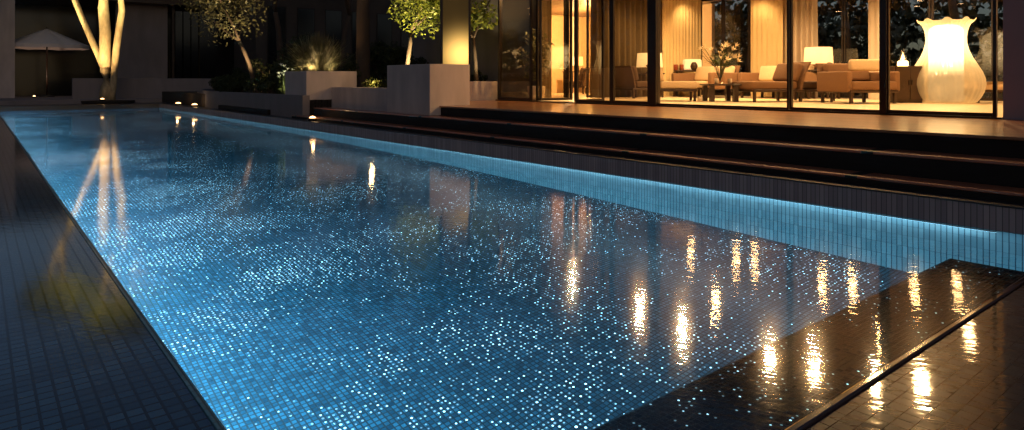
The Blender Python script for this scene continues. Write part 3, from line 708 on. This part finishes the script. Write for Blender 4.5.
def tree(loc, h, r, spread, nleaf, lsz, lab, mat='leaf', bark='bark_d', seed=1, depth=2, clump=.45, dirs=None, group=None, cat='tree', name='tree'):
    rs = random.Random(seed); t = empty(name, loc, label=lab, cat=cat, group=group)
    b = B(); tips = []
    if dirs is None: limb(b, (0, 0, -.05), (rs.uniform(-.1, .1), rs.uniform(-.1, .1), 1), h*.5, r, depth, rs, tips, .3)
    else:
        for st, d, l, rr in dirs: limb(b, st, d, l, rr, depth, rs, tips, .10, 12)
    b.out('trunk', bark, t, True)
    V, F = leaves(nleaf, [tuple(p) for p in tips], clump*spread, lsz, seed=seed)
    npmesh('crown', V, F, mat, t)
    return t
def shrub(loc, r, h, n, lsz, lab, mat='leaf_d', seed=1, group=None, asp=.45):
    rs = random.Random(seed); t = empty('shrub', loc, label=lab, cat='shrub', group=group)
    cs = []; b = B()
    for k in range(16):
        a = rs.random()*2*PI; q = r*math.sqrt(rs.random())*.8; c = (q*math.cos(a), q*math.sin(a), h*(.2+.65*rs.random()*(1-.4*q/r)))
        cs.append(c); b.tube([(0, 0, 0), (c[0]*.5, c[1]*.5, c[2]*.6), c], [.015, .01, .005], 5)
    b.out('stems', 'bark_d', t)
    V, F = leaves(n, cs, r*.35, lsz, asp=asp, seed=seed); npmesh('foliage', V, F, mat, t)
    return t
def uplight(loc, d, e, lab, size=1.2, r=.05, col=WARM, soft=.06, lens='spot_f'):
    t = empty('ground_light', loc, label=lab, cat='garden light', group='small warm ground lights')
    B().lathe([(r*1.3, 0), (r*1.3, .05), (r*1.05, .06), (r*1.05, .03)], n=16).out('housing', 'bronze', t, True)
    B().lathe([(r, .045), (r*.9, .07), (r*.55, .09), (.001, .10)], n=16).out('lens', lens, t, True)
    if e:
        l = light('SPOT', 'beam', (0, 0, .14), e, col, t, spot_size=size, spot_blend=.7, shadow_soft_size=soft); aim(l, d)
    return t

V, F = leaves(420, [(0, 0, .6), (.1, .05, .85), (-.12, .1, .95), (.05, -.12, 1.15), (0, .05, 1.35)], .26, .15, seed=41, asp=.35); npmesh('foliage', V, F, 'leaf_o', M_later)
# glowing three-limbed tree at the far end
TX, TY = 3.90, 29.10
rt = Vector((.7771, -.6293, 0))
bed = B().lathe([(.85, -.02), (.9, .10), (.0, .12)], n=28).out('planting_bed', 'soil', None, True, (TX, TY, .16)); struct(bed)
g0 = .25
dirs = [((-.0*rt.x, 0, .0), rt*-.06+Vector((0, .02, 1)), 1.6, .22)]
rs = random.Random(3); t = empty('tree', (TX, TY, g0), label='tall three limbed tree glowing yellow at the far end of the pool', cat='tree')
b = B(); tips = []
def seg(pts, rad, n=12): b.tube([rt*a+Vector((0, 0, c)) for a, c in pts], rad, n)
seg([(-.06, -.1), (-.06, .5), (-.08, 1.1), (-.13, 1.6)], [.26, .21, .19, .14])
seg([(-.14, 1.2), (-.28, 1.55), (-.62, 2.3), (-.95, 3.05), (-1.25, 3.8), (-1.75, 5.0)], [.12, .12, .11, .10, .10, .07])
seg([(-.09, 1.1), (-.12, 1.7), (-.10, 2.6), (-.17, 3.5), (-.15, 4.4), (-.05, 5.6)], [.17, .19, .19, .18, .15, .10])
seg([(.17, -.1), (.18, .4), (.24, 1.1), (.31, 1.9), (.42, 2.7), (.53, 3.4), (.49, 3.8), (.62, 4.6), (.9, 5.6)], [.11, .11, .115, .12, .12, .11, .10, .09, .07])
for p_, d_ in (((-1.75, 5.0), (-.5, .8)), ((.05, 5.6), (-.2, 1)), ((.05, 5.6), (.5, .9)), ((.9, 5.6), (.6, .9)), ((.9, 5.6), (.1, 1)), ((-1.75, 5.0), (.1, 1))):
    limb(b, rt*p_[0]+Vector((0, 0, p_[1])), rt*d_[0]+Vector((0, rs.uniform(-.3, .3), d_[1])), 1.3, .08, 1, rs, tips, .3)
b.out('trunk', 'bark', t, True)
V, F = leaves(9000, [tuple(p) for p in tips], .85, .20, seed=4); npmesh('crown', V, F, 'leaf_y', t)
TL = Vector((TX, TY, g0))
def near(a, dpt, h): q = TL+rt*a+Vector((-.6293*dpt, -.7771*dpt, 0)); return (q.x, q.y, h)
uplight(near(.25, .75, .27), (-.02, .25, 1), 420, 'small bright ground light at the foot of the glowing tree', size=1.0, r=.07)
for a, e in ((-.7, 850), (.9, 800)):
    l = light('SPOT', 'tree_beam', near(a, 1.6, .3), e, (1, .66, .28), spot_size=.9, spot_blend=.6, shadow_soft_size=.08); aim(l, TL+Vector((0, 0, 3.6))+rt*(-.2)-l.location)

for a in (-1.6, 1.5):
    l = light('SPOT', 'crown_beam', near(a, 2.4, .3), 5500, (1, .74, .32), spot_size=.8, spot_blend=.8, shadow_soft_size=.08); aim(l, TL+Vector((0, 0, 6.6))+rt*(a*.3)-l.location)
# other garden trees
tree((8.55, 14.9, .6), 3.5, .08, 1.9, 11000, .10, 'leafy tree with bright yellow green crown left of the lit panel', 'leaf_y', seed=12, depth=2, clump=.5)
uplight((8.45, 14.3, .74), (-.08, .22, 1), 1100, 'small ground light below the leafy tree behind the block', size=1.45, col=(1, .78, .35))
tree((9.15, 12.55, .6), 2.9, .06, .9, 5500, .12, 'small tree with lit green leaves beside the glass corner', 'leaf_y', seed=22, depth=2, clump=.5)
l = light('SPOT', 'tree_beam', (8.95, 12.1, .8), 200, (1, .8, .4), spot_size=1.3, spot_blend=.7, shadow_soft_size=.08); aim(l, (.12, .25, 1))
tree((6.25, 19.4, .55), 3.4, .08, 2.0, 12000, .10, 'slender dark tree above the curving garden wall', 'leaf_o', seed=31, depth=3, clump=.4)
l = light('SPOT', 'tree_beam', (5.95, 18.7, .7), 600, (1, .72, .34), spot_size=1.4, spot_blend=.8, shadow_soft_size=.08); aim(l, (.0, .15, 1))
# thick dark trunk
t = empty('palm_tree', (8.64, 17.45, .55), label='thick dark palm trunk rising behind the planter wall', cat='palm tree')
b = B(); pts = [(0, 0, -.1+k*.45) for k in range(12)]; b.tube(pts, [.21-.006*k+(.012 if k % 2 else 0) for k in range(12)], 14); b.out('trunk', 'bark_d', t, True)
vs, fs = [], []
for k in range(16):
    a = 2*PI*k/16+.2; base = len(vs)
    for i in range(9):
        u = i/8; c = Vector((math.cos(a)*1.7*u, math.sin(a)*1.7*u, 4.9+.8*u-1.5*u*u)); w = .16*math.sin(PI*min(1, u*.95+.05)); s_ = Vector((-math.sin(a), math.cos(a), 0))*w
        vs += [c-s_-Vector((0, 0, .06)), c, c+s_-Vector((0, 0, .06))]
    for i in range(8):
        q = base+i*3; fs += [(q, q+3, q+4, q+1), (q+1, q+4, q+5, q+2)]
mesh('crown', vs, fs, 'leaf_d', t)
# spiky bush in the planter
t = empty('spiky_bush', (6.15, 14.8, 1.14), label='feathery spiky bush lit from below in the raised planter', cat='bush')
g = np.random.default_rng(9); vs, fs = [], []
for k in range(1500):
    a = g.random()*2*PI; sp = abs(g.normal())*.62; Lh = 1.0*(.55+.5*g.random()); base = np.array([.10*g.normal(), .10*g.normal(), 0]); dirv = np.array([math.cos(a)*sp, math.sin(a)*sp, 1]); dirv /= np.linalg.norm(dirv)
    side = np.array([-math.sin(a+g.random()), math.cos(a), 0])*.009; q0 = len(vs)
    for u in (0, .4, .75, 1):
        c = base+dirv*Lh*u+np.array([math.cos(a), math.sin(a), -.35])*.28*sp*u*u; w = (1-u)**.6+.05
        vs += [c-side*w, c+side*w]
    for i in range(3): fs.append((q0+i*2, q0+i*2+1, q0+i*2+3, q0+i*2+2))
mesh('blades', vs, fs, 'leaf_o', t)
b = B()
for k in range(9):
    a = k*.7; b.tube([(0, 0, -.02), (.08*math.cos(a), .08*math.sin(a), .2), (.25*math.cos(a), .25*math.sin(a), .5)], [.018, .012, .005], 6)
b.out('stems', 'bark', t)
uplight((5.88, 14.45, 1.075), (.28, .38, 1), 12, 'small ground light inside the raised planter under the bush', size=1.7, r=.03)
# white flowers
t = empty('flowering_plant', (5.85, 16.0, .58), label='pale flowering plant beside the raised planter', cat='plant')
b = B(); rs = random.Random(8); hd = []
for k in range(12):
    c = (rs.uniform(-.14, .14), rs.uniform(-.14, .14), rs.uniform(.45, .78)); hd.append(c); b.tube([(0, 0, 0), c], .006, 4)
b.out('stems', 'leaf', t); b = B()
for c in hd: lily(b, c, .085, rs)
b.out('flowers', 'petal_g', t); V, F = leaves(160, [(0, 0, .25), (.05, .05, .4)], .18, .09, seed=3); npmesh('leaves', V, F, 'leaf', t)
l = light('SPOT', 'plant_beam', (5.7, 15.75, 1.5), 5, (1, .9, .6), spot_size=.8, spot_blend=.8, shadow_soft_size=.03); aim(l, (.15, .25, -.9)); bpy.data.objects.remove(l)
l = light('SPOT', 'plant_beam', (5.76, 15.6, .72), 22, (1, .9, .6), spot_size=1.4, spot_blend=.8, shadow_soft_size=.03); aim(l, (.1, .4, .25))

SH = [((5.95, 17.2, .56), .38, .5), ((6.05, 18.3, .56), .45, .6), ((6.1, 20.6, .56), .5, .65), ((6.4, 22.5, .56), .6, .7), ((7.2, 24.5, .56), .8, 1.0), ((7.3, 19.3, .56), .8, 1.1),
      ((7.6, 21.6, .56), .9, 1.4), ((7.4, 16.8, .56), .75, 1.25), ((6.8, 13.2, .72), .33, .38), ((7.3, 12.4, .72), .4, .5), ((7.6, 13.5, .72), .45, .5), ((7.9, 12.5, .72), .35, .45), ((9.6, 13.4, .72), .35, .6), ((9.2, 16.2, .58), .7, 1.5)]
SL = ['low dark shrub on the curving wall just left of the white flowers', 'low dark shrub on the curving wall left of the slender tree base', 'low dark shrub beyond the slender tree on the curving wall', 'dark shrub where the curving wall starts to bend away',
      'large dark shrub at the far end of the curving wall', 'bushy dark shrub right behind the slender tree', 'tall bushy dark shrub farther behind the slender tree', 'dark shrub behind the raised planter box', 'small lit shrub beside the garden light on the low wall',
      'small leafy shrub left of the big block behind the low wall', 'dark leafy shrub under the yellow green tree', 'leafy shrub directly behind the big square block', 'leafy shrub behind the glass corner of the house', 'tall dark shrub behind the yellow green tree']
SH += [((6.9, 18.2, .56), .7, 1.3), ((8.4, 20.2, .56), 1.0, 2.0), ((9.9, 18.6, .56), .9, 1.9), ((9.0, 23.0, .56), 1.1, 2.2), ((11.2, 20.5, .56), 1.0, 2.4), ((12.0, 23.5, .56), 1.1, 2.4), ((7.2, 15.6, .58), .45, 1.0)]
SL += ['dark rounded shrub between the slender tree and the planter', 'tall dark bush behind the spiky bush', 'tall dark bush just right of the palm trunk', 'high dark bush behind the slender tree crown', 'high leafy bush far behind the lit tree', 'farthest high bush behind the palm trunk', 'leafy shrub rising just behind the right end of the raised planter']
for i, (p_, r_, h_) in enumerate(SH):
    shrub(p_, r_, h_, 1100 if r_ < .5 else 3200, .08 if r_ < .5 else .10, SL[i], 'leaf' if i in (8,) else 'leaf_d', seed=50+i, group='shrubs in the garden bed')
BT = [((12.0, 26.0, .4), 7, 'tall dark tree far behind the palm trunk'), ((9.0, 25.0, .4), 6.5, 'dark spreading tree behind the slender tree'), ((14.5, 21, .4), 6.5, 'dark tree behind the lit yellow green tree'),
      ((19.0, 11.5, .2), 6, 'dark tree outside the back window behind the lilies'), ((19.5, 8.8, .2), 6, 'dark tree outside behind the cream curtain'), ((19.3, 5.5, .2), 6, 'dark tree outside the window behind the cabinet'), ((18.8, 2.6, .2), 6, 'dark tree outside behind the giant vase lamp'), ((-1.5, 33.0, .3), 4.5, 'dark tree beyond the umbrella at the far terrace')]
for i, (p_, h_, lab) in enumerate(BT):
    tree(p_, h_, .16, 2.0, 7000, .15, lab, 'leaf_d', seed=80+i, depth=2, clump=.6, group='dark trees in the background')
l = light('POINT', 'back_garden_light', (17.6, 7.5, 1.0), 3, (.6, .9, .8), shadow_soft_size=.2)
uplight((7.0, 17.3, .585), (.25, .5, 1), 90, 'small added light brightening the shrubs behind the raised planter', size=1.9, r=.03)  # added lamp, lifts the dark shrubs around it
uplight((6.7, 20.3, .585), (.4, .4, 1), 90, 'small added light brightening the shrubs beyond the slender tree', size=1.9, r=.03)  # second added lamp, for the shrubs farther back
# ground lights
uplight((5.40, 13.2, .177), (0, 0, 1), 0, 'small warm glowing ground light on the coping where the steps begin', r=.07)
uplight((5.46, 22.9, .177), (0, 0, 1), 0, 'small warm glowing light on the coping, nearer of the far pair', r=.09)
uplight((5.35, 24.6, .177), (0, 0, 1), 0, 'small warm glowing light on the coping, farther of the far pair', r=.09)
uplight((6.62, 13.0, .745), (0, .3, 1), 0, 'bright garden light behind the low wall beside the block', r=.07)
for p_, d_ in (((5.86, 14.42, 1.16), (.2, .3, 1)), ((6.45, 14.5, 1.16), (-.25, .2, 1)), ((5.9, 15.05, 1.16), (.2, -.2, 1))):
    l = light('SPOT', 'bush_beam', p_, 38, (1, .72, .4), spot_size=2.0, spot_blend=.9, shadow_soft_size=.04); aim(l, d_)  # unseen spots without fittings, added to brighten the bush
light('POINT', 'wall_glow', (6.62, 12.95, .98), 9, WARM, shadow_soft_size=.05)
M['spot_f'].node_tree.nodes['Emission'].inputs[1].default_value = 7
for p_ in ((5.38, 13.12, .34), (5.40, 22.8, .36), (5.3, 24.5, .36)): light('POINT', 'coping_glow', p_, .9, WARM, shadow_soft_size=.03)

# wall panel left of the glass corner, its uplight glow painted in as emission
t = empty('uplit_wall_panel', (8.18, 12.06, 0), RR, 'tall wall panel with painted yellow uplight glow between dark posts behind the square block', 'wall panel')
m, nt, out = nm('painted_uplight'); g_ = N(nt, 'ShaderNodeTexCoord'); s_ = N(nt, 'ShaderNodeVectorMath', operation='DISTANCE'); s_.inputs[1].default_value = (.14, 0, 1.58); L(nt, g_.outputs['Object'], s_.inputs[0])
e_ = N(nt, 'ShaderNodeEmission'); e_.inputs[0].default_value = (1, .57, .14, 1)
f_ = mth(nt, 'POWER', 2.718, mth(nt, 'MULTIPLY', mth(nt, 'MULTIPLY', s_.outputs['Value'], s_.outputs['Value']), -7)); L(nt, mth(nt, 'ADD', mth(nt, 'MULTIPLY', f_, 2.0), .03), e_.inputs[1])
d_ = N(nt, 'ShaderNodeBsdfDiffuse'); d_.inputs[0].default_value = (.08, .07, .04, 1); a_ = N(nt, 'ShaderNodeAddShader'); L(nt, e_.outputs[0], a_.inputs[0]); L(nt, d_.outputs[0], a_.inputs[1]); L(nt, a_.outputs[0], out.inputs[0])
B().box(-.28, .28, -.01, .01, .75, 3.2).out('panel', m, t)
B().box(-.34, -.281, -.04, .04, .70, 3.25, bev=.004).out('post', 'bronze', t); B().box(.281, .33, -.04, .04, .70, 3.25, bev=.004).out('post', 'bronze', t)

# ------------------------------------------------------------------ umbrella
U = (1.6, 32.2)
U = (.6293*28.5+.7771*(-20.0), .7771*28.5+.6293*20.0)
t = empty('umbrella', (U[0], U[1], .30), label='open pale garden umbrella on a slim pole beyond the far pool end', cat='umbrella')
B().tube([(0, 0, .05), (0, 0, 3.0)], .03, 10).out('pole', 'frame_w', t, True); B().lathe([(.28, 0), (.28, .06), (.05, .09)], n=20).out('base', 'coping', t)
vs, fs = [(0, 0, 2.95)], []
R_ = 1.55
for ring, (r_, z_) in enumerate(((.25, 2.84), (.8, 2.58), (R_, 2.24), (R_, 2.10))):
    for k in range(32):
        a = 2*PI*k/32; w = 1-.05*(1-abs(math.cos(a*4)))*(r_/R_); vs.append((r_*w*math.cos(a), r_*w*math.sin(a), z_-.03*(1-abs(math.cos(a*4)))))
fs = [(0, 1+k, 1+(k+1) % 32) for k in range(32)]
for ring in range(3):
    for k in range(32): a0 = 1+ring*32; fs.append((a0+k, a0+(k+1) % 32, a0+32+(k+1) % 32, a0+32+k))
mesh('canopy', vs, fs, 'canvas', t)
for k in range(8):
    a = 2*PI*k/8; B().tube([(0, 0, 2.8), (R_*.97*math.cos(a), R_*.97*math.sin(a), 2.2)], .012, 5).out('rib', 'frame_w', t)
uplight((U[0]-.5, U[1]-1.0, .30), (.35, .5, 1), 60, 'small added light brightening the pale umbrella from below', size=1.6, col=(1, .7, .5), lens='dimglow')  # added lamp, there only to brighten the umbrella canopy

# dark building beyond
t = empty('garden_building', (4, 34, 0), label='dark building with a pale column and grey wall panel beyond the umbrella', cat='building')
def gb(bb, n, m_): o = bb.out(n, m_, t); o.location = (-4, -34, 0); return o
gb(B().box(.55, 1.25, 33.6, 34.2, .301, 4.5, bev=.01), 'column', 'plaster')
gb(B().box(4.9, 7.0, 34.3, 34.5, .301, 4.5), 'wall', 'plaster_d'); gb(B().box(-4, 16, 37.5, 37.7, .301, 4.5), 'wall', 'nwin')
gb(B().box(7.2, 7.3, 34.3, 34.4, .301, 4.5), 'post', 'frame_w'); gb(B().box(8.4, 10.4, 34.3, 34.5, .301, 4.5), 'wall', 'nwin')
gb(B().box(-5, 16, 33.4, 38, 4.502, 4.9), 'roof', 'frame_w')
for k in range(3): gb(B().box(7.35+.35*k, 7.65+.35*k, 34.35, 34.38, .5, 4.3), 'window', 'nwin')
t = empty('neighbour_house', (13, 31, 0), label='very dark house with tall windows behind the garden trees', cat='house')
B().box(-3, 12, 0, 6, -.2, 6).out('wall', 'nightwall', t); B().box(-3.4, 12.4, -.4, 6.4, 6.001, 6.2).out('roof', 'frame_w', t)
for k in range(6): w = B().box(-2.5+k*1.4, -1.6+k*1.4, -.03, -.002, .6, 4.5).out('window', 'bronze', t); B().box(-2.45+k*1.4, -1.65+k*1.4, -.036, -.031, .65, 4.45).out('pane', 'nwin', w)
# dark hedge mass behind all
V, F = leaves(55000, [(x_, y_, z_) for x_, y_ in [(-16+k*1.6, 42) for k in range(16)]+[(10+k*1.5, 40-k*1.1) for k in range(22)]+[(24, 15-k*1.6) for k in range(14)] for z_ in (1, 2.6, 4.2)]+[(-15, 30-k*1.8, z_) for k in range(24) for z_ in (1, 2.8, 4.6, 6.2)], 1.5, .42, seed=77)
o = npmesh('treeline', V, F, 'leaf_d'); o['kind'] = 'stuff'; setp(o, 'dark mass of trees closing the garden in the far background', 'trees')

# ------------------------------------------------------------------ world, sun, camera
w = bpy.data.worlds.new('World'); sc.world = w; w.use_nodes = True; nt = w.node_tree
bg = nt.nodes['Background']; sk = nt.nodes.new('ShaderNodeTexSky'); sk.sky_type = 'NISHITA'; sk.sun_disc = False
sk.sun_elevation = math.radians(12); sk.sun_rotation = math.radians(200)
mixn = nt.nodes.new('ShaderNodeMix'); mixn.data_type = 'RGBA'; mixn.blend_type = 'MULTIPLY'; mixn.inputs[0].default_value = 1
mixn.inputs[7].default_value = (.80, .82, 1, 1)
nt.links.new(sk.outputs[0], mixn.inputs[6]); nt.links.new(mixn.outputs[2], bg.inputs[0]); bg.inputs[1].default_value = .034
s = bpy.data.lights.new('moon', 'SUN'); s.energy = .05; s.angle = math.radians(8); s.color = (.65, .78, 1)
so = bpy.data.objects.new('moon', s); COL.objects.link(so); aim(so, (.5, .7, -.8))
cam = bpy.data.cameras.new('camera'); cam.lens = 23.3; cam.sensor_width = 36; cam.shift_y = -.131; cam.clip_end = 2000; cam.clip_start = .05
co = bpy.data.objects.new('camera', cam); COL.objects.link(co); co.location = (0, 0, 1.0); co.rotation_euler = (PI/2, 0, -math.radians(39.0)); sc.camera = co
sc.view_settings.view_transform = 'Standard'; sc.view_settings.look = 'None'; sc.view_settings.exposure = 0; sc.view_settings.gamma = 1
cy = sc.cycles
cy.caustics_reflective = False; cy.caustics_refractive = False; cy.use_denoising = True; cy.max_bounces = 10; cy.transparent_max_bounces = 16
cy.sample_clamp_indirect = 4; cy.use_light_tree = True
try: cy.denoiser = 'OPENIMAGEDENOISE'
except Exception: pass
